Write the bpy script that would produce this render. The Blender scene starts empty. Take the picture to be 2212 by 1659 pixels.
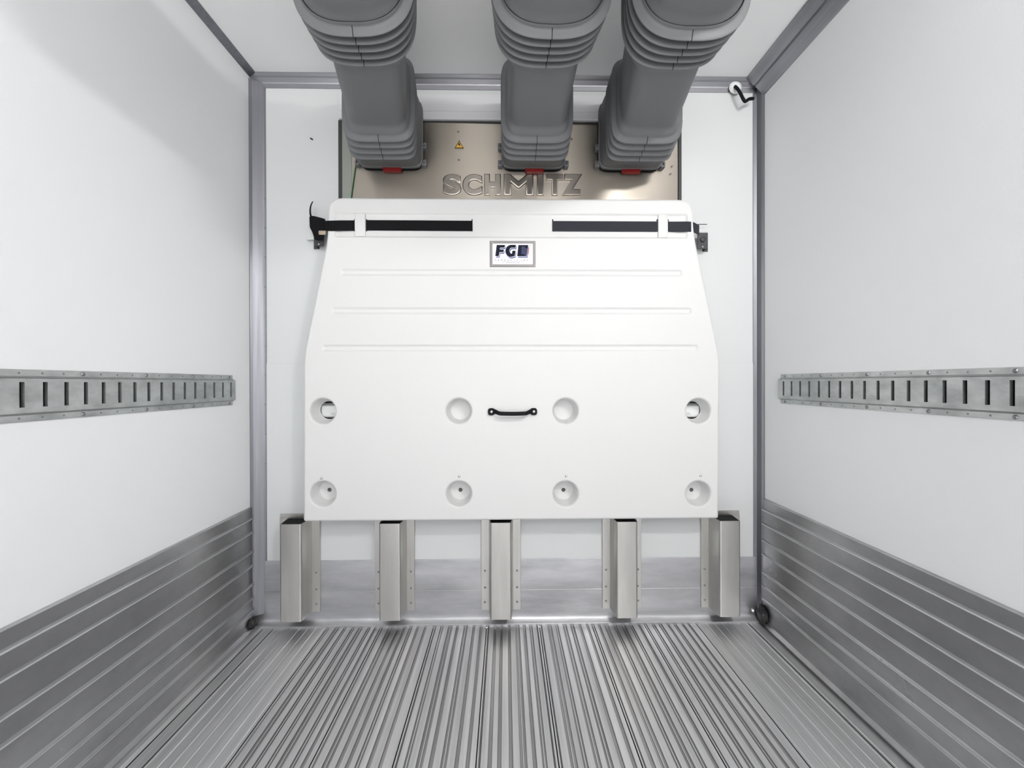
import bpy, bmesh, math, random
from mathutils import Vector, Matrix
from mathutils.geometry import delaunay_2d_cdt
random.seed(7)
scene = bpy.context.scene
COL = scene.collection
R = math.radians
# ------------------------------------------------------------------ camera
W_PX, H_PX, F = 2212, 1659, 871.0
CAM_H = 1.15                     # eye height above the trailer floor
cam_data = bpy.data.cameras.new('camera')
cam_data.sensor_width = 36.0
cam_data.lens = 36.0 * F / W_PX
cam_data.clip_start = 0.02
cam = bpy.data.objects.new('camera', cam_data); COL.objects.link(cam)
ROT = Matrix.Rotation(-R(0.93), 3, 'Z') @ Matrix.Rotation(R(90 - 0.16), 3, 'X') @ Matrix.Rotation(-0.002, 3, 'Z')
cam.matrix_world = Matrix.Translation((0, 0, CAM_H)) @ ROT.to_4x4()
scene.camera = cam
# ------------------------------------------------------------------ colour management, world, lights
vs = scene.view_settings
vs.view_transform = 'Standard'; vs.look = 'None'; vs.gamma = 1.0; vs.use_curve_mapping = False
vs.exposure = 0.13
world = bpy.data.worlds.new('world'); scene.world = world; world.use_nodes = True
bg = world.node_tree.nodes['Background']
# unseen surroundings: dim sky above, bright lower half added to lift the ceiling
wn, wl = world.node_tree.nodes, world.node_tree.links
wtc = wn.new('ShaderNodeTexCoord'); wsx = wn.new('ShaderNodeSeparateXYZ'); wmr = wn.new('ShaderNodeMapRange'); wmx = wn.new('ShaderNodeMix'); wmx.data_type = 'RGBA'
wmr.inputs[1].default_value = -.06; wmr.inputs[2].default_value = .02
wl.new(wtc.outputs['Generated'], wsx.inputs[0]); wl.new(wsx.outputs[2], wmr.inputs[0]); wl.new(wmr.outputs[0], wmx.inputs['Factor'])
wmx.inputs['A'].default_value = (6.2, 6.14, 6.08, 1); wmx.inputs['B'].default_value = (.54, .56, .59, 1)
wl.new(wmx.outputs['Result'], bg.inputs[0]); bg.inputs[1].default_value = 1.0
def area(name, loc, target, sx, sy, watts, color=(1, 0.985, 0.96)):
    d = bpy.data.lights.new(name, 'AREA'); d.shape = 'RECTANGLE'; d.size = sx; d.size_y = sy
    d.energy = watts; d.color = color
    o = bpy.data.objects.new(name, d); COL.objects.link(o); o.location = loc
    o.rotation_euler = (Vector(target) - Vector(loc)).to_track_quat('-Z', 'Y').to_euler()
    return o
area('ceiling_lamp_near', (1.12, -0.40, 2.48), (0.3, 1.1, 0.3), 0.30, 0.12, 25)
area('ceiling_lamp_far', (0.55, -2.3, 2.54), (0.0, 0.2, 0.0), 0.5, 0.16, 16)
area('fill_light_left', (-0.75, -1.1, 2.54), (0.0, 0.9, 0.3), 0.5, 0.3, 4)  # added fill light to brighten the left side, not a fixture

# ------------------------------------------------------------------ room measures (metres)
YB = 1.94                        # back wall (bulkhead)
XL, XR = -1.197, 1.239           # side walls
ZC = 2.606                       # ceiling
YR = -2.8                        # open rear end of the visible stretch
Z0 = CAM_H
def at(px, py, Y):               # the point of the plane y=Y the photograph shows at this pixel
    d = ROT @ Vector(((px - W_PX/2) / F, -(py - H_PX/2) / F, -1.0))
    t = Y / d.y
    return Vector((d.x*t, Y, CAM_H + d.z*t))
# ------------------------------------------------------------------ materials
def mat(name, col, rough=0.5, metal=0.0, bump=None, mottle=None, spec=0.5, aniso=0.0, arot=0.0, streak=None, coat=0.0):
    m = bpy.data.materials.new(name); m.use_nodes = True
    nt = m.node_tree; b = nt.nodes['Principled BSDF']; N = nt.nodes.new; L = nt.links.new
    b.inputs['Base Color'].default_value = (*col, 1); b.inputs['Roughness'].default_value = rough
    b.inputs['Metallic'].default_value = metal; b.inputs['Specular IOR Level'].default_value = spec
    tc = N('ShaderNodeTexCoord')
    if aniso:
        b.inputs['Anisotropic'].default_value = aniso; b.inputs['Anisotropic Rotation'].default_value = arot
        tg = N('ShaderNodeTangent'); tg.direction_type = 'UV_MAP'; tg.uv_map = 'uv'; L(tg.outputs[0], b.inputs['Tangent'])
    if mottle:                   # (scale vec3, amount, roughness amount)
        sc, amt, ramt = mottle
        mp = N('ShaderNodeMapping'); mp.inputs['Scale'].default_value = sc; L(tc.outputs['Object'], mp.inputs[0])
        nz = N('ShaderNodeTexNoise'); nz.inputs['Scale'].default_value = 1; nz.inputs['Detail'].default_value = 5; nz.inputs['Roughness'].default_value = .6
        L(mp.outputs[0], nz.inputs['Vector'])
        mr = N('ShaderNodeMapRange'); mr.inputs[1].default_value = .3; mr.inputs[2].default_value = .7
        mr.inputs[3].default_value = 1 - amt; mr.inputs[4].default_value = 1 + amt*.4
        L(nz.outputs[0], mr.inputs[0])
        vm = N('ShaderNodeVectorMath'); vm.operation = 'SCALE'; vm.inputs[0].default_value = col; L(mr.outputs[0], vm.inputs['Scale'])
        L(vm.outputs[0], b.inputs['Base Color'])
        if ramt:
            m2 = N('ShaderNodeMapRange'); m2.inputs[1].default_value = .3; m2.inputs[2].default_value = .7
            m2.inputs[3].default_value = rough + ramt; m2.inputs[4].default_value = rough - ramt
            L(nz.outputs[0], m2.inputs[0]); L(m2.outputs[0], b.inputs['Roughness'])
    if bump:                     # (scale vec3, strength, distance)
        sc, st, di = bump
        mp = N('ShaderNodeMapping'); mp.inputs['Scale'].default_value = sc; L(tc.outputs['Object'], mp.inputs[0])
        nz = N('ShaderNodeTexNoise'); nz.inputs['Scale'].default_value = 1; nz.inputs['Detail'].default_value = 3
        L(mp.outputs[0], nz.inputs['Vector'])
        bp = N('ShaderNodeBump'); bp.inputs['Strength'].default_value = st; bp.inputs['Distance'].default_value = di
        L(nz.outputs[0], bp.inputs['Height']); L(bp.outputs[0], b.inputs['Normal'])
    return m
M = {}
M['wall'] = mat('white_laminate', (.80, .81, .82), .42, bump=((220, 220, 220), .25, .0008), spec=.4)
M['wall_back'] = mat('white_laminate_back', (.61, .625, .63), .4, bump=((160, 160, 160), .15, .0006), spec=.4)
M['ceiling'] = mat('white_ceiling_laminate', (.92, .93, .93), .5, bump=((220, 220, 220), .2, .0008), spec=.4)
M['panel'] = mat('white_moulded_plastic', (.64, .64, .64), .45, bump=((260, 260, 260), .12, .0005), spec=.4)
M['cover'] = mat('pale_grey_cover', (.66, .66, .68), .45)
M['alu'] = mat('aluminium', (.62, .62, .64), .38, 1, mottle=((2.5, 1.2, 14), .18, .08), bump=((3, 3, 500), .08, .0004))
M['alu_kick'] = mat('aluminium_kick', (.52, .52, .53), .34, 1, mottle=((2, 2.6, 4), .26, .10), bump=((3, 3, 400), .06, .0004))
M['alu_rib'] = mat('pale_aluminium_rib', (.74, .76, .75), .45, 1)
M['alu_trim'] = mat('aluminium_trim', (.25, .25, .275), .45, 1, mottle=((60, 60, 2), .10, .05))
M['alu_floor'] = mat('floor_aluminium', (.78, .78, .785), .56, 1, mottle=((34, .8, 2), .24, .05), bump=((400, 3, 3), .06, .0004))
M['alu_groove'] = mat('dark_floor_groove', (.44, .43, .435), .55, 1, mottle=((50, 1.0, 2), .22, .05))
M['alu_sheet'] = mat('scuffed_sheet', (.50, .50, .52), .46, 1, mottle=((2.4, 4, 13), .22, .12), bump=((9, 9, 9), .12, .003))
M['steel'] = mat('brushed_stainless', (.35, .315, .275), .37, 1, aniso=.9, arot=0.25, mottle=((1.2, 1, 2), .06, .05))
M['steel_letter'] = mat('pressed_stainless', (.47, .425, .38), .33, 1)
M['trim_dark'] = mat('aluminium_coving', (.36, .36, .385), .45, 1, mottle=((4, 2, 60), .12, .05))
M['post'] = mat('satin_steel_post', (.56, .55, .53), .36, 1, mottle=((30, 30, 3), .10, .05))
M['galv'] = mat('galvanised_track', (.53, .55, .545), .45, 1, mottle=((30, 14, 24), .22, .10))
M['duct'] = mat('grey_duct_plastic', (.150, .152, .160), .5, bump=((300, 300, 300), .2, .0005), spec=.4)
M['black'] = mat('black_webbing', (.006, .006, .007), .8, spec=.15)
M['navy'] = mat('faded_black_webbing', (.018, .02, .028), .7, spec=.3)
M['rubber'] = mat('black_rubber', (.006, .006, .007), .7, spec=.2)
M['gasket'] = mat('dark_gasket', (.03, .032, .032), .5)
M['bracket'] = mat('dark_steel_bracket', (.045, .045, .05), .45, .3)
M['zinc'] = mat('zinc_fixing', (.55, .55, .56), .3, 1)
M['zinc_dark'] = mat('worn_fixing', (.28, .28, .29), .4, 1)
M['red'] = mat('red_plastic', (.24, .010, .010), .45)
M['yellow'] = mat('yellow_sticker', (.75, .42, .04), .5)
M['ink'] = mat('dark_ink', (.012, .013, .025), .6, spec=.1)
M['ink_blue'] = mat('blue_ink', (.055, .07, .21), .6, spec=.1)
M['ink_wave'] = mat('pale_blue_ink', (.13, .17, .34), .6, spec=.1)
M['ink_red'] = mat('red_ink', (.45, .06, .08), .6, spec=.1)
M['ink_grey'] = mat('grey_ink', (.12, .12, .14), .6, spec=.1)
M['white_print'] = mat('white_label', (.86, .86, .92), .35)
M['plate'] = mat('nameplate_metal', (.20, .19, .19), .5, 1)
M['beige'] = mat('worn_beige_metal', (.45, .37, .29), .5, .4)
M['sealant'] = mat('dark_sealant', (.02, .02, .02), .5)
M['green'] = mat('green_cable_sleeve', (.02, .16, .05), .5)
M['greenish'] = mat('grey_green_edge', (.29, .305, .27), .4, .6)
M['hole_shade'] = mat('hole_shade_grey', (.09, .085, .09), .6)  # shade tone for the inside of the drilled cup holes
M['white_part'] = mat('white_latch', (.74, .76, .76), .4)
# ------------------------------------------------------------------ mesh helpers
def link(name, bm, m, parent=None, smooth=None):
    bmesh.ops.recalc_face_normals(bm, faces=bm.faces)
    me = bpy.data.meshes.new(name); bm.to_mesh(me); bm.free()
    if m is not None: me.materials.append(m)
    o = bpy.data.objects.new(name, me); COL.objects.link(o)
    if smooth is not None:
        for p in me.polygons: p.use_smooth = True
        try: me.set_sharp_from_angle(angle=R(smooth))
        except Exception: pass
    if parent is not None:
        o.parent = parent
        o.matrix_parent_inverse = Matrix.Translation(-parent.location)
    return o
def thing(name, label, cat, loc, group=None):
    o = bpy.data.objects.new(name, None); COL.objects.link(o); o.location = loc; o.empty_display_size = .05
    return tag(o, label, cat, group)
def tag(o, label, cat, group=None):
    o['label'] = label; o['category'] = cat
    if group: o['group'] = group
    return o
def structure(o): o['kind'] = 'structure'; return o
def box(bm, x0, x1, y0, y1, z0, z1, bevel=0, seg=2):
    r = bmesh.ops.create_cube(bm, size=1)
    for v in r['verts']:
        v.co = Vector(((x0+x1)/2 + v.co.x*(x1-x0), (y0+y1)/2 + v.co.y*(y1-y0), (z0+z1)/2 + v.co.z*(z1-z0)))
    if bevel:
        es = {e for v in r['verts'] for e in v.link_edges}
        bmesh.ops.bevel(bm, geom=list(es), offset=bevel, segments=seg, affect='EDGES', profile=.5)
def prism(bm, pts, axis, a0, a1, close=True):
    """2D outline pts extruded along an axis. axis 'y': pts are (x,z); 'x': (y,z); 'z': (x,y)."""
    def mk(p, a):
        return {'y': (p[0], a, p[1]), 'x': (a, p[0], p[1]), 'z': (p[0], p[1], a)}[axis]
    A = [bm.verts.new(mk(p, a0)) for p in pts]; B = [bm.verts.new(mk(p, a1)) for p in pts]
    n = len(pts)
    for i in range(n if close else n-1):
        j = (i+1) % n; bm.faces.new((A[i], A[j], B[j], B[i]))
    if close:
        bm.faces.new(A); bm.faces.new(B[::-1])
def disc_lathe(bm, c, axis, prof, seg=16):
    """prof: list of (radius, distance along axis) ; closed with fans where radius is 0"""
    axis = Vector(axis).normalized(); up = Vector((0, 0, 1)) if abs(axis.z) < .9 else Vector((1, 0, 0))
    u = axis.cross(up).normalized(); v = axis.cross(u)
    rings = []
    for r, h in prof:
        if r <= 1e-7: rings.append([bm.verts.new(Vector(c) + axis*h)])
        else: rings.append([bm.verts.new(Vector(c) + axis*h + (u*math.cos(t) + v*math.sin(t))*r) for t in [2*math.pi*k/seg for k in range(seg)]])
    for A, B in zip(rings, rings[1:]):
        for k in range(seg):
            a0 = A[k % len(A)]; a1 = A[(k+1) % len(A)]; b0 = B[k % len(B)]; b1 = B[(k+1) % len(B)]
            f = [a0, a1, b1, b0]; g = []
            for q in f:
                if q not in g: g.append(q)
            if len(g) > 2: bm.faces.new(g)
def tube(bm, pts, r, seg=10):
    pts = [Vector(p) for p in pts]; rings = []
    for i, p in enumerate(pts):
        d = (pts[min(i+1, len(pts)-1)] - pts[max(i-1, 0)]).normalized()
        up = Vector((0, 0, 1)) if abs(d.z) < .9 else Vector((1, 0, 0))
        u = d.cross(up).normalized(); v = d.cross(u)
        rings.append([bm.verts.new(p + (u*math.cos(t) + v*math.sin(t))*r) for t in [2*math.pi*k/seg for k in range(seg)]])
    for A, B in zip(rings, rings[1:]):
        for k in range(seg): bm.faces.new((A[k], A[(k+1) % seg], B[(k+1) % seg], B[k]))
    bm.faces.new(rings[0]); bm.faces.new(rings[-1][::-1])
def rivet(c, axis, r, m, parent, name='rivet', h=None):
    bm = bmesh.new(); h = h or r*.6
    disc_lathe(bm, c, axis, [(r, 0), (r*.95, h*.4), (r*.6, h*.85), (0, h)], 12)
    return link(name, bm, m, parent, 60)
def catmull(pts, n=6):
    P = [Vector(p) for p in pts]; out = []
    for i in range(len(P)-1):
        p0, p1, p2, p3 = P[max(i-1, 0)], P[i], P[i+1], P[min(i+2, len(P)-1)]
        for k in range(n):
            t = k/n
            out.append(.5*((2*p1) + (p2-p0)*t + (2*p0-5*p1+4*p2-p3)*t*t + (-p0+3*p1-3*p2+p3)*t**3))
    out.append(P[-1]); return out

# ------------------------------------------------------------------ room shell
T = .06
bm = bmesh.new(); box(bm, XL-T, XL, YR, YB+.1, 0, ZC); structure(link('wall_left', bm, M['wall']))
bm = bmesh.new(); box(bm, XR, XR+T, YR, YB+.1, 0, ZC); structure(link('wall_right', bm, M['wall']))
bm = bmesh.new(); box(bm, XL-T, XR+T, YR, YB+.1, ZC, ZC+T); structure(link('ceiling', bm, M['ceiling']))
# floor: extruded planks, seams every 0.2495 m
seam0, pitch = -0.092, 0.2495
rf = random.Random(11)
prof = []                                    # (x, z) top line from left wall to right wall
def add(x, z): prof.append((x, z))
x = XL; add(x, 0.012); add(-1.146, 0.012); add(-1.140, .0)
xs = [seam0 + pitch*k for k in range(-5, 7)]
for k in range(len(xs)-1):
    a, b = max(xs[k], -1.138), min(xs[k+1], XR-.012)
    if b - a < .03: continue
    fine = a > 0.85 or b < -.8               # outer boards are flatter with fine lines
    add(a-.0008, -.012); add(a+.0024, -.012); add(a+.0028, 0); add(a+.007, 0)
    if fine: bars = [(.012+.0385*q, .0445+.0385*q) for q in range(6)]
    else:
        bars = []; q = .0115 + rf.uniform(0, .003)
        while q < pitch-.026:
            w = rf.choice((.017, .020, .022, .024)); bars.append((q, q+w)); q += w + rf.choice((.012, .0145, .018, .021))
    dz = -.0055 if not fine else -.0016
    for n_, (q0, q1) in enumerate(bars):
        p0, p1 = xs[k]+q0, xs[k]+q1
        if p0 < a+.009 or p1 > b-.009: continue
        add(p0-.0014, dz); add(p0, -.0004); add(p0+.001, .0004); add(p1-.001, .0004); add(p1, -.0004); add(p1+.0014, dz)
        if n_+1 < len(bars) and not fine and bars[n_+1][0]-q1 > .013 and xs[k]+bars[n_+1][1] < b-.009:   # low bead in the wider grooves
            e = xs[k] + (q1+bars[n_+1][0])/2
            add(e-.0024, dz); add(e-.0015, dz+.0034); add(e+.0015, dz+.0034); add(e+.0024, dz)
    xl_, zl_ = prof[-1]
    if zl_ < -.004 and (b-.007)-xl_ > .006:
        e = min(xl_+.009, b-.009); add(e, dz); add(e+.0014, 0)
    add(b-.007, 0); add(b-.0012, 0)
add(XR-.010, 0); add(XR-.006, .010); add(XR, .010)
bm = bmesh.new(); prism(bm, prof + [(XR, -.08), (XL, -.08)], 'y', YR, YB-.028)
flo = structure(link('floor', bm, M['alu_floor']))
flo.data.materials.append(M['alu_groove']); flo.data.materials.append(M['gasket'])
for p in flo.data.polygons:                  # darker metal down in the grooves
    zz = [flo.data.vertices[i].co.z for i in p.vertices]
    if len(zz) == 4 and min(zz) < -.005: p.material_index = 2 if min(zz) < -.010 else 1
# corrugated kick panels on the side walls
def kick(name, X, s, ztop, ribs, m):
    pts = [(X, ztop)]
    th = .012
    pts += [(X+s*(th-.003), ztop), (X+s*th, ztop-.004)]
    for z in ribs:
        pts += [(X+s*th, z+.0085), (X+s*(th+.006), z+.0048), (X+s*(th+.0075), z+.001), (X+s*(th+.006), z-.003), (X+s*th, z-.0048)]
    zb = .035
    pts += [(X+s*th, zb), (X+s*.016, zb-.012), (X+s*.030, .014), (X+s*.034, .0125), (X, .0125)]
    bm = bmesh.new(); prism(bm, pts, 'y', YR, YB-.038)
    o = structure(link(name, bm, m))
    return o
ribsL = [Z0-v for v in (.633, .698, .788, .853, .941, 1.004, 1.062)]
ribsR = [Z0-v for v in (.607, .675, .755, .821, .908, .974, 1.035)]
kL = kick('baseboard_left', XL, 1, Z0-.579, ribsL, M['alu_kick'])
kR = kick('baseboard_right', XR, -1, Z0-.554, ribsR, M['alu_kick'])
# paler metal strips along the crests of the ribs
for par, X, s, ribs in ((kL, XL, 1, ribsL), (kR, XR, -1, ribsR)):
    bm = bmesh.new()
    for z in ribs:
        prism(bm, [(X+s*.0172, z+.0036), (X+s*.0190, z+.0026), (X+s*.0198, z+.001), (X+s*.0190, z-.0008), (X+s*.0172, z-.0018)], 'y', YR, YB-.040)
    link('rib_crest', bm, M['alu_rib'], par)

# back wall; the cooling unit face sits on it
uL, uR = at(733, 330, YB).x, at(1470, 330, YB).x
uT, uB = at(1100, 266, YB).z, at(1100, 500, YB).z
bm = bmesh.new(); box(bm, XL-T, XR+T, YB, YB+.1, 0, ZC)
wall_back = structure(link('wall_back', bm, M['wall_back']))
# lower wall sheet (joint line a little above mid height) stands 2 mm proud
zj = at(1590, 784, YB).z; zk = at(1100, 1206, YB).z
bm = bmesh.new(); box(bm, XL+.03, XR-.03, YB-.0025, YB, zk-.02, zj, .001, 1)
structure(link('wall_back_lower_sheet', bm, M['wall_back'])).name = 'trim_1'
# aluminium kick sheet on the back wall with coved foot
zs = at(1100, 1272, YB).z
bm = bmesh.new()
pts = [(YB, zk), (YB-.005, zk), (YB-.006, zk-.002), (YB-.006, zs+.001), (YB-.004, zs), (YB-.007, zs-.003), (YB-.008, .050), (YB-.011, .032), (YB-.018, .020), (YB-.032, .012), (YB-.036, .008), (YB-.036, -.005), (YB, -.005)]
prism(bm, pts, 'x', XL+.004, XR-.004)
bb = structure(link('baseboard_back', bm, M['alu_sheet'], None, 35))
# ceiling / wall coves and corner posts
def strut(name, pts, axis, a0, a1, m=None, sm=None):
    bm = bmesh.new(); prism(bm, pts, axis, a0, a1); return structure(link(name, bm, m or M['alu_trim'], None, sm))
zct = Z0 + at(1000, 195, YB).z - CAM_H
strut('trim_2', [(YB, ZC), (YB-.034, ZC), (YB-.034, ZC-.004), (YB-.026, ZC-.012), (YB-.020, ZC-.016), (YB-.008, ZC-.030), (YB-.006, ZC-.034), (YB-.004, zct), (YB, zct)], 'x', XL+.002, XR-.002, M['trim_dark'])
xl2, xr2 = at(576, 700, YB).x, at(1626, 700, YB).x
zbt = .055
tl = strut('trim_3', [(XL, YB), (XL, YB-.034), (XL+.004, YB-.034), (XL+.012, YB-.027), (xl2-.012, YB-.007), (xl2-.006, YB-.005), (xl2, YB-.004), (xl2, YB)], 'z', zbt, ZC-.03)
tr = strut('trim_4', [(XR, YB), (XR, YB-.034), (XR-.004, YB-.034), (XR-.012, YB-.027), (xr2+.016, YB-.007), (xr2+.006, YB-.005), (xr2, YB-.004), (xr2, YB)], 'z', zbt-.0, ZC-.03)
for z in [.35 + .14*k for k in range(13)]:
    rivet((xl2-.004, YB-.0046, z), (0, -1, 0), .0035, M['zinc_dark'], tl)
    if z < 1.3: rivet((xr2+.004, YB-.0046, z+.05), (0, -1, 0), .0035, M['zinc_dark'], tr)
strut('trim_5', [(XL, ZC), (XL+.030, ZC), (XL+.030, ZC-.004), (XL+.005, ZC-.020), (XL, ZC-.020)], 'y', YR, YB-.03)
# the right hand one is a deeper two-part cable duct
strut('trim_6', [(XR, ZC), (XR-.085, ZC), (XR-.087, ZC-.006), (XR-.050, ZC-.040), (XR-.046, ZC-.036), (XR-.042, ZC-.046), (XR-.006, ZC-.082), (XR, ZC-.084)], 'y', YR, YB-.03, M['trim_dark'])

# ------------------------------------------------------------------ cargo tracks on the side walls
def cargo_track(X, s, y_end, y_first, label):
    t = thing('cargo_track', label, 'cargo rail', (X, y_end, Z0-.03))
    ztop, zbot = Z0+.036, Z0-.0945
    cf = .012                                   # height of the channel face off the wall
    ya = -.9                                    # near end, behind the camera
    # flanges and channel sides
    bm = bmesh.new()
    for (a, b, k) in ((ztop, Z0+.0175, 1), (zbot, Z0-.076, -1)):
        prism(bm, [(X, a), (X+s*.0028, a), (X+s*.0032, a-k*.004), (X+s*.0032, b+k*.002), (X+s*cf, b-k*.003), (X+s*(cf-.002), b-k*.0045), (X, b-k*.0)], 'y', ya, y_end-.006)
    link('flange', bm, M['galv'], t)
    # channel face with slots
    bm = bmesh.new()
    z0, z1 = Z0-.0725, Z0+.0135
    sz0, sz1 = Z0-.0585, Z0+.0045
    ys = []; y = y_first
    while y > ya+.03: ys.append(y); y -= .0503
    ys = ys[::-1]; hw = .0038
    xf, xb = X+s*cf, X+s*(cf-.002)
    def q(a, b, c, d, x=xf): bm.faces.new([bm.verts.new((x, yy, zz)) for yy, zz in (a, b, c, d)])
    def quad3(p): bm.faces.new([bm.verts.new(v) for v in p])
    q((ya, z0), (y_end, z0), (y_end, sz0), (ya, sz0)); q((ya, sz1), (y_end, sz1), (y_end, z1), (ya, z1))
    prev = ya
    for y in ys:
        q((prev, sz0), (y-hw-.004, sz0), (y-hw-.004, sz1), (prev, sz1)); prev = y+hw+.001
        # rolled near lip, short far lip, top and bottom cheeks
        segs = [(0, 0), (.0024, .0008), (.0042, .003), (.0046, .0085)]
        for (a, da), (b, db) in zip(segs, segs[1:]):
            quad3([(xf-s*da, y-hw-.004+a, sz0), (xf-s*db, y-hw-.004+b, sz0), (xf-s*db, y-hw-.004+b, sz1), (xf-s*da, y-hw-.004+a, sz1)])
        quad3([(xf, y+hw+.001, sz0), (xf-s*.008, y+hw, sz0), (xf-s*.008, y+hw, sz1), (xf, y+hw+.001, sz1)])
        for zz in (sz0, sz1):
            quad3([(xf, y-hw-.004, zz), (xf, y+hw+.001, zz), (xf-s*.008, y+hw, zz), (xf-s*.008, y-hw, zz)])
    q((prev, sz0), (y_end, sz0), (y_end, sz1), (prev, sz1))
    quad3([(xf, y_end, z0), (xf, y_end, z1), (X, y_end+.0015, z1), (X, y_end+.0015, z0)])
    bmesh.ops.remove_doubles(bm, verts=bm.verts, dist=1e-5)
    link('slotted_channel', bm, M['galv'], t)
    bm = bmesh.new(); box(bm, *sorted((X+s*.0005, X+s*.0015)), ya, y_end-.001, z0, z1)
    link('backing_strip', bm, M['rubber'], t)
    k = 0; y = y_first
    while y > .75:
        for zz in (Z0+.027, Z0-.0855):
            big = (k % 4 == 0)
            rivet((X+s*.0031, y, zz), (s, 0, 0), .0058 if big else .0028, M['zinc_dark'], t, 'bolt_head' if big else 'rivet', .004 if big else .0012)
        y -= .0503; k += 1
    return t
cargo_track(XL, 1, 1.790, 1.763, 'slotted galvanised cargo rail across the left side wall')
cargo_track(XR, -1, 1.797, 1.762, 'slotted galvanised cargo rail across the right side wall')

# ------------------------------------------------------------------ cooling unit face, cover and duct outlets
YU = YB - .009
u = thing('refrigeration_unit', 'stainless steel refrigeration unit face with embossed lettering above the white bulkhead', 'refrigeration unit', ((uL+uR)/2, YU, uB))
bm = bmesh.new()
# gently dished sheet with UVs so the brushing has a direction
nx, nz = 60, 16; sx0, sx1 = uL+.012+.045, uR-.018
grid = []
for j in range(nz+1):
    row = []
    for i in range(nx+1):
        x = sx0+(sx1-sx0)*i/nx; z = uB+(uT-.006-uB)*j/nz
        dy = .0035*math.sin(3.1*(x+.2)) + .0016*math.sin(9*x+1.0) + .0012*math.sin(6*z+x)
        row.append(bm.verts.new((x, YU+dy, z)))
    grid.append(row)
uvl = bm.loops.layers.uv.new('uv')
for j in range(nz):
    for i in range(nx):
        f = bm.faces.new((grid[j][i], grid[j][i+1], grid[j+1][i+1], grid[j+1][i]))
        for l in f.loops: l[uvl].uv = (l.vert.co.x, l.vert.co.z)
link('stainless_sheet', bm, M['steel'], u, 60)
bm = bmesh.new()
box(bm, uL, uL+.018, YB-.012, YB, uB, uT); box(bm, uR-.014, uR, YB-.012, YB, uB, uT); box(bm, uL, uR, YB-.011, YB, uT-.008, uT)
link('gasket', bm, M['gasket'], u)
bm = bmesh.new(); box(bm, uL+.018, sx0+.006, YU-.004, YU+.004, uB, uT-.008, .001, 1); link('side_strip', bm, M['greenish'], u)
bm = bmesh.new(); tube(bm, [at(771, 330, YU-.008), at(769, 350, YU-.008), at(764, 385, YU-.008), at(759, 422, YU-.008), at(757, 450, YU-.008)], .0022, 8)
link('green_cable', bm, M['green'], u, 60)
# embossed lettering
def text_mesh(name, body, size, loc, m, parent, extrude=.0, bevel=0, sx=1.0, shear=0, offset=0, align='LEFT', spacing=1.0, res=3):
    c = bpy.data.curves.new(name, 'FONT'); c.body = body; c.size = size; c.extrude = extrude; c.bevel_depth = bevel; c.bevel_resolution = res
    c.shear = shear; c.offset = offset; c.align_x = align; c.space_character = spacing; c.resolution_u = 6
    o = bpy.data.objects.new(name, c); COL.objects.link(o)
    dg = bpy.context.evaluated_depsgraph_get(); me = bpy.data.meshes.new_from_object(o.evaluated_get(dg))
    bpy.data.objects.remove(o)
    me.transform(Matrix.Translation(loc) @ Matrix.Rotation(R(90), 4, 'X') @ Matrix.Diagonal((sx, 1, 1, 1)))
    me.materials.clear(); me.materials.append(m)
    r = bpy.data.objects.new(name, me); COL.objects.link(r)
    if parent is not None: r.parent = parent; r.matrix_parent_inverse = Matrix.Translation(-parent.location)
    return r
def stroke_letter(paths, w, h, y, zb, name, parent, m):
    """pressed letter: closed outlines given as point lists, soft raised edge"""
LH = at(1100, 376, YU).z - at(1100, 430, YU).z
for ch, x0, x1 in (('S', 957, 997), ('C', 999, 1042), ('H', 1046, 1082), ('M', 1088, 1152), ('I', 1160, 1174), ('T', 1180, 1216), ('Z', 1214, 1257)):
    z0 = at(x0, 423, YU).z; z1 = at(x0, 377, YU).z
    o = text_mesh('embossed_letter', ch, .1, (0, 0, 0), M['steel_letter'], u, extrude=.006, bevel=.0042, offset={'I': .006, 'M': .0}.get(ch, .0035), res=4)
    xsv = [v.co.x for v in o.data.vertices]; zsv = [v.co.z for v in o.data.vertices]
    X0, X1 = at(x0, 400, YU).x, at(x1, 400, YU).x
    ax = (X1-X0)/(max(xsv)-min(xsv)); az = (z1-z0)/(max(zsv)-min(zsv)); mx, mz = min(xsv), min(zsv)
    for v in o.data.vertices:
        v.co.x = X0 + (v.co.x-mx)*ax; v.co.z = z0 + (v.co.z-mz)*az; v.co.y = YU - .001 + v.co.y*.8
    for p in o.data.polygons: p.use_smooth = True
    o.data.set_sharp_from_angle(angle=R(50))
    if not o.data.uv_layers: o.data.uv_layers.new(name='uv')
    uvd = o.data.uv_layers[0]; uvd.name = 'uv'
    for l in o.data.loops: uvd.data[l.index].uv = (o.data.vertices[l.vertex_index].co.x, o.data.vertices[l.vertex_index].co.z)
# rivets and warning triangle
for px, py in ((990, 284), (991, 345), (1449, 375), (1452, 359), (1235, 300)):
    c = at(px, py, YU-.004); rivet(c, (0, -1, 0), .004, M['zinc_dark'], u, 'rivet')
c = at(992, 313, YU-.005)
bm = bmesh.new(); h = .021; prism(bm, [(c.x-h, c.z-.016), (c.x+h, c.z-.016), (c.x, c.z+.020)], 'y', YU-.006, YU-.004)
ws = link('warning_sticker', bm, M['yellow'], u); ws['label'] = 'yellow warning triangle sticker'
bm = bmesh.new()
for a, b in ((Vector((-.021, -.016)), Vector((.021, -.016))), (Vector((.021, -.016)), Vector((0, .02))), (Vector((0, .02)), Vector((-.021, -.016)))):
    d = (b-a).normalized(); n = Vector((-d.y, d.x))*.0022
    prism(bm, [(c.x+a.x, c.z+a.y), (c.x+b.x, c.z+b.y), (c.x+b.x+n.x, c.z+b.y+n.y), (c.x+a.x+n.x, c.z+a.y+n.y)], 'y', YU-.0068, YU-.006)
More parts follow.
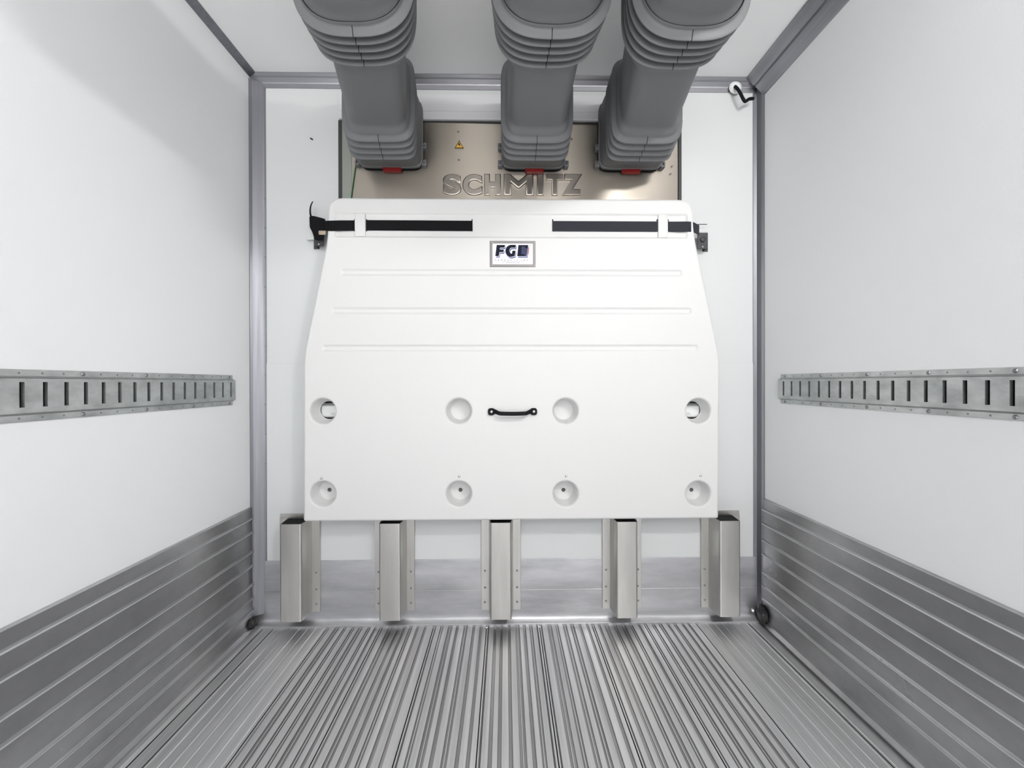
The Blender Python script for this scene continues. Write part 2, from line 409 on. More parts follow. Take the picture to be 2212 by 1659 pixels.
prism(bm, [(c.x-.004, c.z+.006), (c.x+.002, c.z+.010), (c.x+.001, c.z+.002), (c.x+.006, c.z+.003), (c.x+.001, c.z-.009), (c.x, c.z-.001), (c.x-.005, c.z-.001)], 'y', YU-.0068, YU-.006)
link('warning_symbol', bm, M['ink'], ws)
# pale cover above the unit
bm = bmesh.new(); cz = at(1000, 203, YB-.01).z
prism(bm, [(YB, cz), (YB-.010, cz-.002), (YB-.016, cz-.006), (YB-.018, uT+.045), (YB-.024, uT+.038), (YB-.026, uT+.006), (YB-.022, uT+.001), (YB, uT+.001)], 'x', uL+.006, uR+.004)
tag(link('unit_cover', bm, M['cover'], None, 30), 'pale grey cover strip above the stainless unit face, behind the ducts', 'cover panel')

# ------------------------------------------------------------------ air ducts
def superell(a, b, n, k, N):
    t = 2*math.pi*k/N - math.pi/2
    c, s = math.cos(t), math.sin(t)
    return a*math.copysign(abs(c)**(2/n), c), b*math.copysign(abs(s)**(2/n), s)
def lerp(a, b, t): return a + (b-a)*t
def smooth01(t): t = max(0, min(1, t)); return t*t*(3-2*t)
def air_duct(path, label):
    """path: (y, x) of the centre line from the unit towards the camera"""
    t = thing('air_duct', label, 'air duct', (path[0][1], YB-.01, 2.0), 'grey air ducts under the ceiling')
    N = 112
    def cx(y):
        for (ya, xa), (yb_, xb) in zip(path, path[1:]):
            if y >= yb_: return xa + (xb-xa)*(ya-y)/(ya-yb_)
        return xb
    # key sections: y, half width, bottom z, half height, exponent
    K = [(1.795, .130, 2.142, .160, 7), (1.63, .129, 2.146, .157, 5.0), (1.590, .117, 2.160, .145, 5), (1.30, .118, 2.152, .145, 4.6), (1.268, .139, 2.144, .158, 3.0),
         (1.13, .154, 2.140, .165, 2.7), (1.10, .150, 2.148, .158, 2.6), (.55, .142, 2.165, .150, 2.5)]
    def sect(y):
        for A, B in zip(K, K[1:]):
            if A[0] >= y >= B[0]:
                f = smooth01((A[0]-y)/(A[0]-B[0])); return [lerp(A[i], B[i], f) for i in range(1, 5)]
        return list(K[0][1:]) if y > K[0][0] else list(K[-1][1:])
    def pleat(y, y0, y1, n, amp):
        if not (y1 < y < y0): return 0
        ph = ((y0-y)/(y0-y1)*n) % 1.0
        return amp*(math.sin(math.pi*ph)**3.2)
    def rings(ys, off):
        bm = bmesh.new(); prev = None
        for y in ys:
            a, zb, b, n = sect(y); d = off(y); zc = zb + b
            ring = []
            for k in range(N):
                x, z = superell(a+d, b+d, n, k, N)
                ring.append(bm.verts.new((cx(y)+x, y, zc+z)))
            if prev:
                for k in range(N): bm.faces.new((prev[k], prev[(k+1) % N], ring[(k+1) % N], ring[k]))
            prev = ring
        return bm
    def frange(a, b, n): return [a + (b-a)*i/n for i in range(n+1)]
    # outlet collar on the unit: a boxy frame, taller than the hose, then a flared skirt
    bm = bmesh.new(); prev = None
    for y, a, b, n, dz in ((YB-.028, .151, .158, 9, .0), (YB-.042, .151, .158, 9, .0), (YB-.044, .147, .156, 8, .0), (YB-.075, .146, .159, 8, .0), (YB-.098, .144, .162, 8, 0), (YB-.125, .135, .162, 7, .0)):
        zc = 2.318 + dz; ring = []
        for k in range(N):
            x, z = superell(a, b, n, k, N); ring.append(bm.verts.new((cx(1.80)+x, y, zc+z)))
        if prev:
            for k in range(N): bm.faces.new((prev[k], prev[(k+1) % N], ring[(k+1) % N], ring[k]))
        prev = ring
    link('collar', bm, M['duct'], t, 40)
    # dark rubber gasket between collar and sheet
    bm = bmesh.new(); zc = 2.318
    ringA = []; ringB = []
    for k in range(N):
        x, z = superell(.144, .156, 9, k, N); ringA.append(bm.verts.new((cx(1.8)+x, YB-.030, zc+z-.004))); ringB.append(bm.verts.new((cx(1.8)+x, YU-.005, zc+z-.004)))
    for k in range(N): bm.faces.new((ringA[k], ringA[(k+1) % N], ringB[(k+1) % N], ringB[k]))
    bm.faces.new(ringA)
    link('gasket', bm, M['rubber'], t)
    y0, y1 = 1.795, 1.625
    link('lower_bellows', rings(frange(1.825, 1.60, 120), lambda y: pleat(y, 1.790, 1.625, 4, .019)), M['duct'], t, 50)
    link('hose', rings(frange(1.602, 1.275, 60), lambda y: 0), M['duct'], t, 50)
    link('upper_bellows', rings(frange(1.28, 1.118, 130), lambda y: pleat(y, 1.262, 1.125, 5, .021)), M['duct'], t, 50)
    link('ceiling_run', rings(frange(1.12, .55, 40), lambda y: -.004), M['duct'], t, 50)
    # mould seam ticks on the underside crests
    for (ya, yb, n, amp) in ((1.790, 1.625, 4, .019), (1.262, 1.125, 5, .021)):
        bm = bmesh.new(); steps = 60; L = None
        for i in range(steps+1):
            y = ya + (yb-ya)*i/steps; a, zb, b, e = sect(y); z = zb - pleat(y, ya, yb, n, amp) - .0009
            P = (bm.verts.new((cx(y)-.0011, y, z)), bm.verts.new((cx(y)+.0011, y, z)))
            if L: bm.faces.new((L[0], L[1], P[1], P[0]))
            L = P
        link('mould_seam', bm, M['rubber'], t)
    # side clips
    for s in (-1, 1):
        for zz in (2.185, 2.265):
            bm = bmesh.new(); xx = cx(1.8) + s*.151
            box(bm, *sorted((xx-s*.006, xx+s*.016)), YB-.040, YB-.010, zz-.014, zz+.014, .003)
            box(bm, *sorted((xx+s*.004, xx+s*.010)), YB-.052, YB-.036, zz-.006, zz+.006, .002)
            link('clip', bm, M['duct'], t, 40)
    bm = bmesh.new(); xx = cx(1.80)+.006; zt = 2.160
    prism(bm, [(xx-.045, zt+.004), (xx+.045, zt+.004), (xx+.040, zt-.016), (xx-.038, zt-.016), (xx-.043, zt-.008)], 'y', YB-.040, YB-.020)
    rt = link('locking_tab', bm, M['red'], t); rt['label'] = 'red locking tab'
    return t
air_duct([(1.76, -.530), (1.6, -.505), (1.27, -.433), (1.14, -.424), (.5, -.40)], 'grey corrugated air duct nearest the left wall, leftmost of three')
air_duct([(1.76, .133), (1.5, .128), (1.27, .126), (1.14, .133), (.5, .134)], 'grey corrugated air duct in the middle of the three')
air_duct([(1.76, .590), (1.6, .577), (1.27, .520), (1.14, .530), (.5, .50)], 'grey corrugated air duct nearest the right wall, rightmost of three')

# ------------------------------------------------------------------ support posts
def support_post(xc, skew, label, first=None):
    """u-channel with flanges, front face tilted sideways by skew at its foot"""
    yf = 1.842; zt, zb = Z0-.640, Z0-1.083
    t = thing('support_post', label, 'post', (xc, YB-.008, zb), 'steel bulkhead support posts')
    hw, hb = .049, .058; yb = YB-.010; r = .009; th = .003
    def ch(hw_, hb_, yf_, rr):
        pts = [(xc-hb_, yb)]
        for (cx_, sgn) in ((xc-hw_+rr, -1), (xc+hw_-rr, 1)):
            for k in range(7):
                a = math.pi/2*k/6
                if sgn < 0: pts.append((cx_-rr*math.cos(a), yf_+rr-rr*math.sin(a)))
                else: pts.append((cx_+rr*math.sin(a), yf_+rr-rr*math.cos(a)))
        pts.append((xc+hb_, yb)); return pts
    o = ch(hw, hb, yf, r); i = ch(hw-th, hb-th, yf+th, r-th)
    bm = bmesh.new(); prism(bm, o + i[::-1], 'z', zb, zt)
    # chamfer the foot towards the wall is not cut: sheet ends square
    link('channel', bm, M['post'], t, 25)
    for s in (-1, 1):
        bm = bmesh.new(); box(bm, *sorted((xc+s*(hb-.004), xc+s*(hb+.036))), yb-.003, yb+.001, zb-.002, zt+.002, .0008, 1)
        f = link('flange', bm, M['post'], t)
        for zz in (zb+.035, zb+.105, zb+.185):
            rivet((xc+s*(hb+.019), yb-.003, zz), (0, -1, 0), .0052, M['zinc_dark'], f, 'rivet')
    bm = bmesh.new(); box(bm, xc-hw+th+.0006, xc+hw-th-.0006, yf+th+.0008, yb-.003, zt-.10, zt-.0015); link('hollow_shade_block', bm, M['rubber'], t)  # black block in the hollow post, painted shade of its inside
    bm = bmesh.new(); box(bm, xc-hb-.036, xc+hb+.036, yb+.0008, yb+.0042, zb, zt+.020); link('back_plate', bm, M['post'], t)
    return t
for xc, lab in ((-.977, 'satin steel post at the far left under the bulkhead corner, beside the left wall'), (-.529, 'satin steel post second from the left below the bulkhead'),
                (-.023, 'satin steel post in the middle below the bulkhead'), (.558, 'satin steel post second from the right below the bulkhead'),
                (1.036, 'satin steel post at the far right under the bulkhead corner, beside the right wall')):
    support_post(xc, 0, lab)

# ------------------------------------------------------------------ white bulkhead panel
YF = 1.80; YK = 1.93
def arc(cx, cz, r, a0, a1, n=10): return [(cx+r*math.cos(R(a0+(a1-a0)*k/n)), cz+r*math.sin(R(a0+(a1-a0)*k/n))) for k in range(n+1)]
A = lambda px, py: (at(px, py, YF).x, at(px, py, YF).z)
bl, br = A(654, 1128), A(1553.5, 1121)
tlx, ttz = A(708, 455)[0], A(1100, 427.5)[1]
trx = A(1498, 460)[0]
l1, l2 = A(655, 768), A(706, 515); r1, r2 = A(1556, 770), A(1501, 508)
zbot = (bl[1]+br[1])/2
def subd(p, q, n): return [(p[0]+(q[0]-p[0])*k/n, p[1]+(q[1]-p[1])*k/n) for k in range(1, n)]
def roundc(p, q, s, r, n=6):                    # round polygon corner q
    p, q, s = map(lambda v: Vector(v), (p, q, s)); a = (p-q).normalized(); b = (s-q).normalized()
    return [tuple(((1-t)**2)*(q+a*r) + 2*t*(1-t)*q + t*t*(q+b*r)) for t in [k/n for k in range(n+1)]]
corners = [((bl[0], zbot), .012), ((br[0], zbot), .012), (r1, .05), (r2, .05), ((trx, ttz), .065), ((tlx, ttz), .065), (l2, .05), (l1, .05)]
outline = []
for i, (c, r) in enumerate(corners):
    p = corners[i-1][0]; s = corners[(i+1) % len(corners)][0]; outline += roundc(p, c, s, r)
def offset_poly(P, d):                          # inward for a counter-clockwise polygon
    out = []; n = len(P)
    for i in range(n):
        p, q, s = Vector(P[i-1]), Vector(P[i]), Vector(P[(i+1) % n])
        e1 = (q-p).normalized(); e2 = (s-q).normalized()
        n1 = Vector((-e1.y, e1.x)); n2 = Vector((-e2.y, e2.x)); m = (n1+n2).normalized()
        out.append(tuple(q + m*(d/max(.3, m.dot(n1)))))
    return out
def rrect(x0, x1, z0, z1, r, o=0, n=5):
    x0 += o; x1 -= o; z0 += o; z1 -= o; r = max(r-o, .0008)
    return arc(x1-r, z0+r, r, -90, 0, n) + arc(x1-r, z1-r, r, 0, 90, n) + arc(x0+r, z1-r, r, 90, 180, n) + arc(x0+r, z0+r, r, 180, 270, n)
def circ(cx, cz, r, n=56): return [(cx+r*math.cos(2*math.pi*k/n), cz+r*math.sin(2*math.pi*k/n)) for k in range(n)]
recess = []                                     # (loop function of inward offset, profile, fill)
soft = [(0, 0), (.0025, .0006), (.005, .0024), (.0075, .0048), (.010, .0062), (.012, .0066)]
for (x0, x1, y) in ((735, 1475, 588), (715, 1495, 671), (695, 1509, 752)):
    a = at(x0, y, YF); b = at(x1, y, YF)
    recess.append((lambda o, a=a, b=b: rrect(a.x, b.x, a.z-.017, a.z+.017, .012, o), soft, 'fill'))
bz1 = at(1100, 459, YF).z; bz0 = at(1100, 515, YF).z; bx0 = at(720, 480, YF).x; bx1 = at(1487, 480, YF).x
recess.append((lambda o: rrect(bx0, bx1, bz0, bz1, .014, o), [(o, d*1.1) for o, d in soft], 'fill'))
CR = .0645
cupprof = [(0, 0), (.003, .0007), (.006, .0028), (.0085, .007), (.0105, .014), (.0185, .064), (.0205, .068), (.023, .070)]
cups = []
for px in (697, 991, 1222, 1509):
    for py in (888, 1067):
        c = at(px, py, YF); kind = 'open' if (py == 888 and px in (697, 1509)) else ('plain' if py == 888 else 'hole')
        cups.append((px, py, c, kind))
        recess.append((lambda o, c=c: circ(c.x, c.z, CR-o), cupprof, kind))
panel = thing('insulated_bulkhead', 'large white moulded bulkhead panel with grooves and round cups, strapped to the back wall', 'bulkhead panel', ((bl[0]+br[0])/2, YF+.06, zbot))
bm = bmesh.new()
front = offset_poly(outline, .012)
verts = [Vector(p) for p in front]; edges = [(i, (i+1) % len(front)) for i in range(len(front))]; faces_in = [list(range(len(front)))]
for fn, pr, kd in recess:
    lp = fn(0); o = len(verts); verts += [Vector(p) for p in lp]
    edges += [(o+i, o+(i+1) % len(lp)) for i in range(len(lp))]
res = delaunay_2d_cdt([v.to_2d() for v in verts], edges, [], 1, 1e-7)
cv, ce, cf = res[0], res[1], res[2]
def inside(p, poly):
    r = False; n = len(poly)
    for i in range(n):
        x1, y1 = poly[i]; x2, y2 = poly[(i+1) % n]
        if (y1 > p[1]) != (y2 > p[1]) and p[0] < (x2-x1)*(p[1]-y1)/(y2-y1)+x1: r = not r
    return r
loops0 = [fn(0) for fn, _, _ in recess]
V = [bm.verts.new((p[0], YF, p[1])) for p in cv]
for f in cf:
    c = sum((cv[i] for i in f), Vector((0, 0)))/len(f)
    if not inside(c, front): continue
    if any(inside(c, lp) for lp in loops0): continue
    bm.faces.new([V[i] for i in f])
flat_faces = len(bm.faces)
def loft(bm, loops):
    prev = None
    for lp, y in loops:
        ring = [bm.verts.new((p[0], y, p[1])) for p in lp]
        if prev:
            n = len(ring)
            for k in range(n): bm.faces.new((prev[k], prev[(k+1) % n], ring[(k+1) % n], ring[k]))
        prev = ring
    return prev
# rolled outer edge, side and rear flange
edge = [(.012, 0), (.0085, .0006), (.0055, .0022), (.003, .005), (.0012, .0085), (.0003, .0125), (0, .018), (0, .070), (-.001, .073), (-.006, .075), (-.007, .079), (-.007, .112), (-.002, .116), (.02, .13)]
last = loft(bm, [(offset_poly(outline, o), YF+d) for o, d in edge]); bm.faces.new(last)
for (fn, pr, kd) in recess:
    last = loft(bm, [(fn(o), YF+d) for o, d in pr])
    if kd in ('fill', 'plain'): bm.faces.new(last)
    elif kd == 'hole':
        # bottom disc with a small drilled hole
        c = sum((v.co for v in last), Vector())/len(last); n = len(last)
        hole = [bm.verts.new((c.x + .0095*math.cos(2*math.pi*k/n), YF+.070, c.z + .0095*math.sin(2*math.pi*k/n))) for k in range(n)]
        deep = [bm.verts.new((v.co.x, YF+.112, v.co.z)) for v in hole]
        for k in range(n):
            bm.faces.new((last[k], last[(k+1) % n], hole[(k+1) % n], hole[k])); bm.faces.new((hole[k], hole[(k+1) % n], deep[(k+1) % n], deep[k]))
        bm.faces.new(deep)
for f in bm.faces: f.smooth = True
me = bpy.data.meshes.new('shell')
bm.faces.ensure_lookup_table()
for i in range(flat_faces): bm.faces[i].smooth = False
# normals: keep separate islands, orient outward by hand via recalc on copies is unreliable for open islands
for f in bm.faces:
    pass
bm.to_mesh(me); bm.free(); me.materials.append(M['panel'])
shell = bpy.data.objects.new('shell', me); COL.objects.link(shell); shell.parent = panel; shell.matrix_parent_inverse = Matrix.Translation(-panel.location)
try: me.set_sharp_from_angle(angle=R(48))
except Exception: pass
for p in me.polygons: pass
# bridges over the strap
for x0, x1 in ((766, 789), (1422, 1443)):
    a = at(x0, 480, YF); b = at(x1, 480, YF); bm = bmesh.new()
    box(bm, a.x, b.x, YF-.001, YF+.006, bz0+.006, bz1-.006, .0025, 3); link('strap_bridge', bm, M['panel'], panel, 40)
# slits where the strap dives in
for px in (1019.6, 790.6, 1194.4, 1420.6, 764.8, 1444.4):
    c = at(px, 484, YF); zt = at(px, 472.5, YF).z; zb_ = at(px, 498.5, YF).z; bm = bmesh.new()
    box(bm, c.x-.0022, c.x+.0022, YF+.0055, YF+.0068, zb_, zt); link('strap_slit', bm, M['rubber'], panel)
# drain screws above the lower cups
for px, py in ((695, 1033), (992, 1029), (1223, 1028), (1513, 1027)):
    rivet(at(px, py, YF), (0, -1, 0), .0058, M['zinc'], panel, 'screw', .004)
for (px, py, c, kd) in cups:
    if kd == 'hole':
        bm = bmesh.new(); disc_lathe(bm, (c.x, YF+.073, c.z), (0, 1, 0), [(0, 0), (.0090, .0), (.0090, .02), (0, .02)], 20); link('hole_shade_disc', bm, M['hole_shade'], panel)  # grey disc down the hole puts its dark depth into colour
# latches seen through the open cups
for (px, py, c, kd) in cups:
    if kd != 'open': continue
    s = 1 if px < 1000 else -1
    bm = bmesh.new()
    box(bm, c.x-.060+s*.012, c.x+.060+s*.012, YF+.078, YF+.110, c.z-.037, c.z+.024, .012, 3)
    lt = link('latch', bm, M['white_part'], panel, 40)
    bm = bmesh.new(); box(bm, c.x-.060, c.x+.060, YF+.074, YF+.112, c.z+.0245, c.z+.031, .001, 1); link('latch_roof', bm, M['zinc_dark'], lt)
    bm = bmesh.new()
    for k in (0, 1): box(bm, c.x+s*.012-.009, c.x+s*.012+.009, YF+.0772, YF+.0785, c.z-.016-k*.006, c.z-.0145-k*.006)
    link('latch_marking', bm, M['zinc_dark'], lt)
# nameplate
p0, p1 = at(1058, 577, YF), at(1156.5, 521, YF)
npx0, npx1, npz0, npz1 = p0.x, p1.x, p0.z, p1.z
npl = thing('nameplate', 'small metal framed white nameplate with dark lettering riveted to the upper middle of the bulkhead', 'nameplate', ((npx0+npx1)/2, YF, npz0))
def NP(u_, v_): return (npx0+(npx1-npx0)*(u_-272)/(1832-272), npz1-(npz1-npz0)*(v_-260)/(1132-260))   # plate drawing units
y_f = YF-.0022
bm = bmesh.new(); box(bm, npx0, npx1, y_f, YF, npz0, npz1, .0008, 1); link('frame', bm, M['plate'], npl)
a = NP(366, 1042); b = NP(1742, 352)
bm = bmesh.new(); prism(bm, rrect(a[0], b[0], a[1], b[1], .004), 'y', y_f-.0006, y_f+.0004); link('white_field', bm, M['white_print'], npl)
def flat(polys, y, th, m, name):
    bm = bmesh.new()
    for P in polys: prism(bm, [NP(*p) for p in P], 'y', y-th, y)
    return link(name, bm, m, npl)
Fp = [(510, 400), (800, 400), (775, 490), (628, 492), (618, 556), (760, 556), (738, 640), (606, 642), (582, 772), (462, 772)]
def gp():
    def e(cx, cy, rx, ry, a0, a1, n=16):
        return [(cx+rx*math.cos(R(a0+(a1-a0)*k/n)) - (0)*0, cy-ry*math.sin(R(a0+(a1-a0)*k/n))) for k in range(n+1)]
    outer = [(1172, 400), (1060, 392)] + e(1010, 600, 205, 205, 100, 265, 18) + [(1125, 772), (1158, 590), (1046, 590), (1032, 668)]
    inner = e(1018, 590, 82, 104, 275, 95, 14) + [(1150, 492)]
    inner = [(1018+70*math.cos(R(a)), 590-100*math.sin(R(a))) for a in range(280, 84, -14)] + [(1150, 494)]
    return outer + inner
Bp = [(1252, 400), (1590, 400), (1536, 772), (1208, 772)]
dx, dy = 26, 46
flat([[(x+dx, y+dy) for x, y in Pp] for Pp in (Fp, gp(), Bp)], y_f-.0006, .0004, M['ink_blue'], 'logo_shadow')
flat([[(x+10, y+14) for x, y in Pp] for Pp in (Fp, gp(), Bp)], y_f-.0010, .0003, M['white_print'], 'logo_outline')
flat([Fp, gp(), Bp], y_f-.0013, .0004, M['ink'], 'logo_letters')
waves = []
for k in range(5):
    yb_ = 470+k*52; top = [(1362-k*4+t*17, yb_ - 26*math.sin(t/11*math.pi*1.6) + t*3.4) for t in range(12)]
    waves.append(top + [(x, y+20) for x, y in top[::-1]])
flat(waves, y_f-.0017, .0002, M['ink_wave'], 'logo_waves')
flat([[(1552-k*5, 520+k*40-8), (1640-k*6, 500+k*42), (1640-k*6, 507+k*42), (1552-k*5, 527+k*40)] for k in range(5)] + [[(1600, 500), (1612, 500), (1586, 720), (1574, 720)]], y_f-.0017, .0002, M['ink_red'], 'logo_stripes')
flat([[(1650, 412), (1674, 412), (1674, 440), (1650, 440)]], y_f-.0006, .0003, M['ink'], 'trademark_dot')
for ch, uu in zip('PRODUCTSINC', (476, 576, 686, 792, 900, 1002, 1112, 1210, 1350, 1446, 1552)):
    q = NP(uu, 918); text_mesh('small_letter', ch, .0062, (q[0], y_f-.0009, q[1]), M['ink'], npl, extrude=.0004, align='CENTER', offset=.00032)
q = NP(1258, 918); text_mesh('small_letter', ',', .0062, (q[0], y_f-.0009, q[1]), M['ink'], npl, extrude=.0002, align='CENTER')
random.seed(3); dash = []
for (x0, x1, yy) in ((690, 1420, 962), (820, 1300, 988)):
    x = x0
    while x < x1:
        w = random.choice((18, 30, 44)); dash.append([(x, yy-6), (min(x+w, x1), yy-6), (min(x+w, x1), yy+5), (x, yy+5)]); x += w+9
flat(dash, y_f-.0006, .0004, M['ink_grey'], 'fine_print')
for uu, vv in ((368, 318), (1806, 312), (368, 1080), (1806, 1076)):
    q = NP(uu, vv); rivet((q[0], y_f, q[1]), (0, -1, 0), .0022, M['zinc'], npl, 'rivet', .0014)
# grab handle
hc = at(1108, 889, YF)
hx0, hx1 = at(1062, 889, YF).x, at(1153, 889, YF).x
hd = thing('grab_handle', 'black flexible strap handle screwed to the middle of the white bulkhead', 'handle', (hc.x, YF, hc.z))
bm = bmesh.new(); n = 26; prev = None
for k in range(n+1):
    tt = k/n; x = lerp(hx0-.004, hx1+.004, tt); s = math.sin(math.pi*tt)
    bow = min(1, max(0, (tt-.08)/.14))*min(1, max(0, (.92-tt)/.14)); bow = smooth01(bow)
    y = YF-.006-.034*bow; z = hc.z - .008*bow*(.6+.4*s)+.001; hh = lerp(.0105, .0088, bow); th = lerp(.004, .006, bow)
    ring = [bm.verts.new((x, y+th*math.sin(a)*1.0, z+hh*math.copysign(abs(math.cos(a))**.5, math.cos(a)))) for a in [2*math.pi*j/16 for j in range(16)]]
    if prev:
        for j in range(16): bm.faces.new((prev[j], prev[(j+1) % 16], ring[(j+1) % 16], ring[j]))
    else: bm.faces.new(ring)
    prev = ring
bm.faces.new(prev)
link('strap', bm, M['rubber'], hd, 60)
for x in (hx0, hx1):
    bm = bmesh.new(); prism(bm, rrect(x-.016, x+.014, hc.z-.0155, hc.z+.0155, .010), 'y', YF-.0105, YF); link('end_pad', bm, M['rubber'], hd, 40)
    rivet((x, YF-.0105, hc.z), (0, -1, 0), .0072, M['zinc'], hd, 'screw', .004)

# ------------------------------------------------------------------ securing straps
ys_ = YF+.0035
def ribbon(bm, pts, w, th):
    """pts: (center, up) list; ribbon of width w along up"""
    prev = None; P = [Vector(p[0]) for p in pts]
    for i, (c, up, ww) in enumerate(pts):
        c = Vector(c); up = Vector(up).normalized(); d = (P[min(i+1, len(P)-1)]-P[max(i-1, 0)]).normalized(); n = d.cross(up).normalized()*th/2
        ring = [bm.verts.new(c+up*ww/2+n), bm.verts.new(c+up*ww/2-n), bm.verts.new(c-up*ww/2-n), bm.verts.new(c-up*ww/2+n)]
        if prev:
            for j in range(4): bm.faces.new((prev[j], prev[(j+1) % 4], ring[(j+1) % 4], ring[j]))
        else: bm.faces.new(ring)
        prev = ring
    bm.faces.new(prev)
sw = .0455
def flat_seg(par, x0, x1, y0, y1, m):
    a = at(x0, y0, ys_); b = at(x1, y1, ys_); bm = bmesh.new()
    ribbon(bm, [(a.lerp(b, k/8), (0, 0, 1), sw) for k in range(9)], sw, .002); link('webbing', bm, m, par)
# left
stl = thing('securing_strap', 'black webbing strap threaded through the top left of the bulkhead, buckled at its left end', 'strap', at(860, 487, ys_), 'straps holding the bulkhead')
flat_seg(stl, 791, 1019.5, 486.5, 488, M['black'])
bm = bmesh.new()
pts = [(at(765, 487.3, ys_), (0, 0, 1), sw), (at(735, 487.3, YF-.0025), (0, 0, 1), sw), (at(715, 487.8, YF-.003), (0, 0, 1), sw), (at(707, 488, YF+.004), (.0, 0, 1), sw), (at(706, 488, YF+.03), (0, 0, 1), sw),
       (at(700, 488, YF+.075), (-.0, 0, 1), sw)]
ribbon(bm, pts, sw, .002); link('webbing', bm, M['black'], stl)
bm = bmesh.new()                                # bunched fold between panel and bracket
Yb = 1.90
def foldpts(L, y): return [tuple(at(px, py, y)) for px, py in L]
out = [(668, 467), (676, 466), (692, 470), (703, 473), (703, 500), (699, 506), (699, 517), (680, 517), (674, 500), (669, 491)]
Pa = foldpts(out, Yb-.03); Pb = foldpts(out, Yb+.012)
va = [bm.verts.new(p) for p in Pa]; vb = [bm.verts.new(p) for p in Pb]
for k in range(len(va)): bm.faces.new((va[k], va[(k+1) % len(va)], vb[(k+1) % len(va)], vb[k]))
bm.faces.new(va); bm.faces.new(vb[::-1])
bmesh.ops.bevel(bm, geom=list(bm.edges), offset=.003, segments=2, affect='EDGES')
link('webbing_fold', bm, M['black'], stl, 50)
bm = bmesh.new(); tl_ = [at(672, 470, Yb-.01), at(670, 458, Yb-.012), at(671, 446, Yb-.016), at(675, 436, Yb-.022)]
ribbon(bm, [(p, (.75, -.6, .12), w) for p, w in zip(catmull(tl_, 4), [.012]*20)], .012, .0022); link('loose_tail', bm, M['black'], stl)
bm = bmesh.new(); c = at(697, 502.5, YF+.055)
box(bm, c.x-.018, c.x+.016, c.y-.004, c.y+.004, c.z-.010, c.z+.009, .004, 3); b_ = link('buckle', bm, M['beige'], stl, 40); b_['label'] = 'worn beige metal buckle'
# right
strr = thing('securing_strap', 'faded black webbing strap threaded through the top right of the bulkhead', 'strap', at(1300, 487, ys_), 'straps holding the bulkhead')
flat_seg(strr, 1193.5, 1420, 488.5, 489.5, M['navy'])
bm = bmesh.new()
pts = [(at(1444, 489.7, ys_), (0, 0, 1), sw), (at(1470, 489.7, YF-.0025), (0, 0, 1), sw), (at(1488, 489.5, YF-.002), (0, 0, 1), sw), (at(1498, 491, YF+.004), (.0, 0, 1), sw), (at(1504, 494, YF+.03), (0, 0, 1), sw),
       (at(1510, 497, YF+.070), (0, 0, 1), sw)]
ribbon(bm, pts, sw, .002); link('webbing', bm, M['navy'], strr)
bm = bmesh.new(); a = at(1508, 484.5, Yb-.012); b = at(1527, 484.5, Yb-.012); tube(bm, [a, b], .0018, 8); link('hook_wire', bm, M['bracket'], strr)
# anchor brackets
def anchor(x0, x1, y0, y1, s, label):
    p = at(x0, y1, Yb); q = at(x1, y0, Yb)
    t = thing('strap_bracket', label, 'bracket', ((p.x+q.x)/2, YB, p.z), 'strap brackets on the back wall')
    bm = bmesh.new()
    box(bm, p.x, q.x, Yb-.004, Yb, p.z, q.z, .0015, 2)
    xo = p.x if s > 0 else q.x
    box(bm, *sorted((xo, xo+s*.005)), Yb, YB, p.z, q.z, .001, 1)
    box(bm, *sorted((xo-s*.02, xo+s*.006)), YB-.004, YB, p.z, q.z, .001, 1)
    link('angle', bm, M['bracket'], t)
    zc_ = p.z+.010
    rivet(((p.x+q.x)/2, Yb-.004, zc_), (0, -1, 0), .0042, M['zinc'], t, 'rivet')
    if s < 0:
        bm = bmesh.new(); disc_lathe(bm, ((p.x+q.x)/2-.001, Yb-.004, (p.z+q.z)/2+.004), (0, -1, 0), [(.012, 0), (.012, .008), (.006, .010), (0, .010)], 6); link('bolt_head', bm, M['bracket'], t)
    return t
anchor(679, 700, 505, 532.5, 1, 'dark steel strap bracket on the wall left of the bulkhead')
anchor(1506, 1528.5, 503, 538, -1, 'dark steel strap bracket on the wall right of the bulkhead')
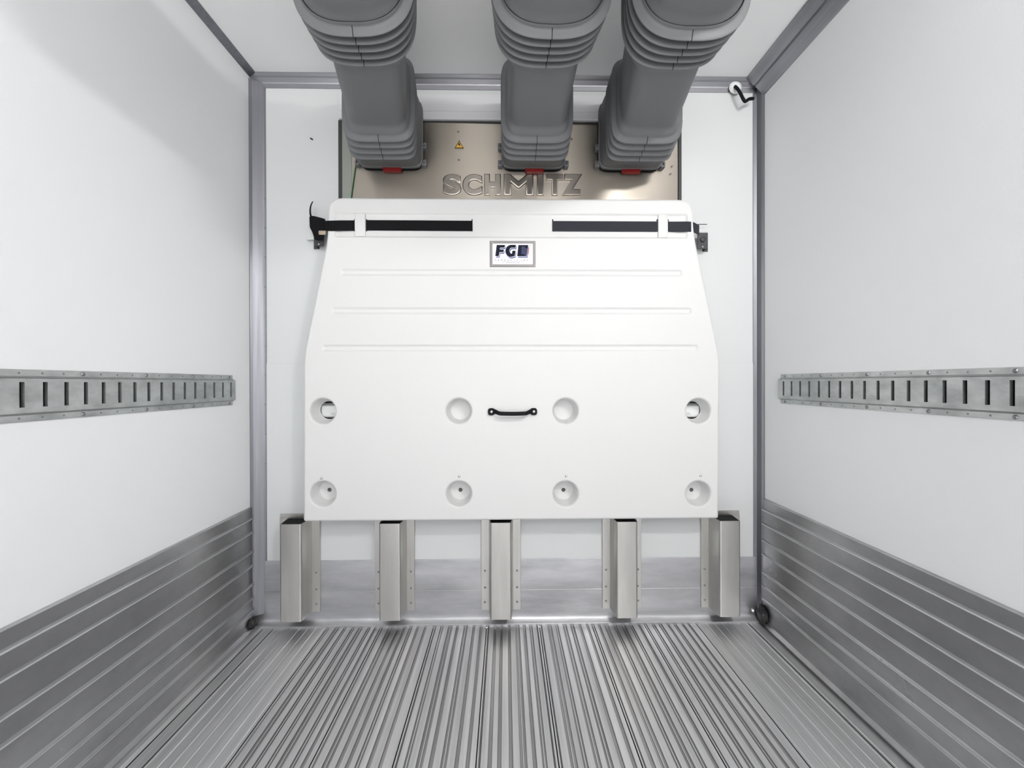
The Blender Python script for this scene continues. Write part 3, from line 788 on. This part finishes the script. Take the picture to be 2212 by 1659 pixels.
# white anchor blocks on the wall behind the brackets
for (x0, x1, y0, y1, lab) in ((662, 678, 494, 518, 'small white block on the wall behind the left strap bracket'), (1510, 1527, 486, 504, 'small white block on the wall behind the right strap bracket')):
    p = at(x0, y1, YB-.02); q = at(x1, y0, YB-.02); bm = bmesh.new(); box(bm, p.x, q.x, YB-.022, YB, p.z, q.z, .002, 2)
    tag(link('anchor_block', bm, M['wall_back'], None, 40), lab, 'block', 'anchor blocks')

# ------------------------------------------------------------------ small things
# cable loop at the upper right corner
bm = bmesh.new()
cp = [at(1588, 187, YB-.03), at(1594, 193, YB-.05), at(1600, 203, YB-.055), at(1605, 213, YB-.058), at(1610, 219, YB-.058), at(1618, 214, YB-.055), at(1627, 213, YB-.045)]
tube(bm, catmull(cp, 5), .0072, 12); tag(link('cable', bm, M['rubber'], None, 60), 'short black cable loop at the top right corner of the back wall', 'cable')
bm = bmesh.new(); c = at(1588, 190, YB-.014); disc_lathe(bm, c, (0, -1, 0), [(.030, 0), (.028, .007), (.016, .013), (0, .014)], 24)
tag(link('cable_grommet', bm, M['white_part'], None, 60), 'white sealant grommet where the black cable leaves the wall', 'grommet')
# stray black staple on the wall
bm = bmesh.new(); a = at(670.5, 298.5, YB-.003); b = at(675.5, 301.5, YB-.003); tube(bm, [a, b], .0028, 8)
tag(link('staple', bm, M['rubber'], None), 'tiny black staple on the white wall left of the ducts', 'staple')
# sealant in the lower corners
def lump(c, rx, ry, rz, lab, m):
    bm = bmesh.new(); bmesh.ops.create_icosphere(bm, subdivisions=3, radius=1)
    for v in bm.verts:
        n = 1 + .18*math.sin(7*v.co.x+3*v.co.z) + .12*math.sin(9*v.co.y+4*v.co.z)
        v.co = Vector((c[0]+v.co.x*rx*n, c[1]+v.co.y*ry*n, c[2]+v.co.z*rz*n))
    tag(link('sealant_bead', bm, m, None, 80), lab, 'sealant')
lump((XR-.020, YB-.05, .045), .020, .030, .040, 'dark sealant lump in the lower right corner', M['sealant'])
lump((XL+.018, YB-.05, .035), .016, .026, .022, 'dark sealant lump in the lower left corner', M['sealant'])
c = at(1628, 1318, YB-.035); bm = bmesh.new(); disc_lathe(bm, (c.x, YB-.030, c.z-.003), (0, -.7, .7), [(.010, 0), (.010, .004), (.006, .007), (0, .008)], 12)
tag(link('corner_bolt', bm, M['zinc'], None, 50), 'bright bolt at the floor in the lower right corner', 'bolt')
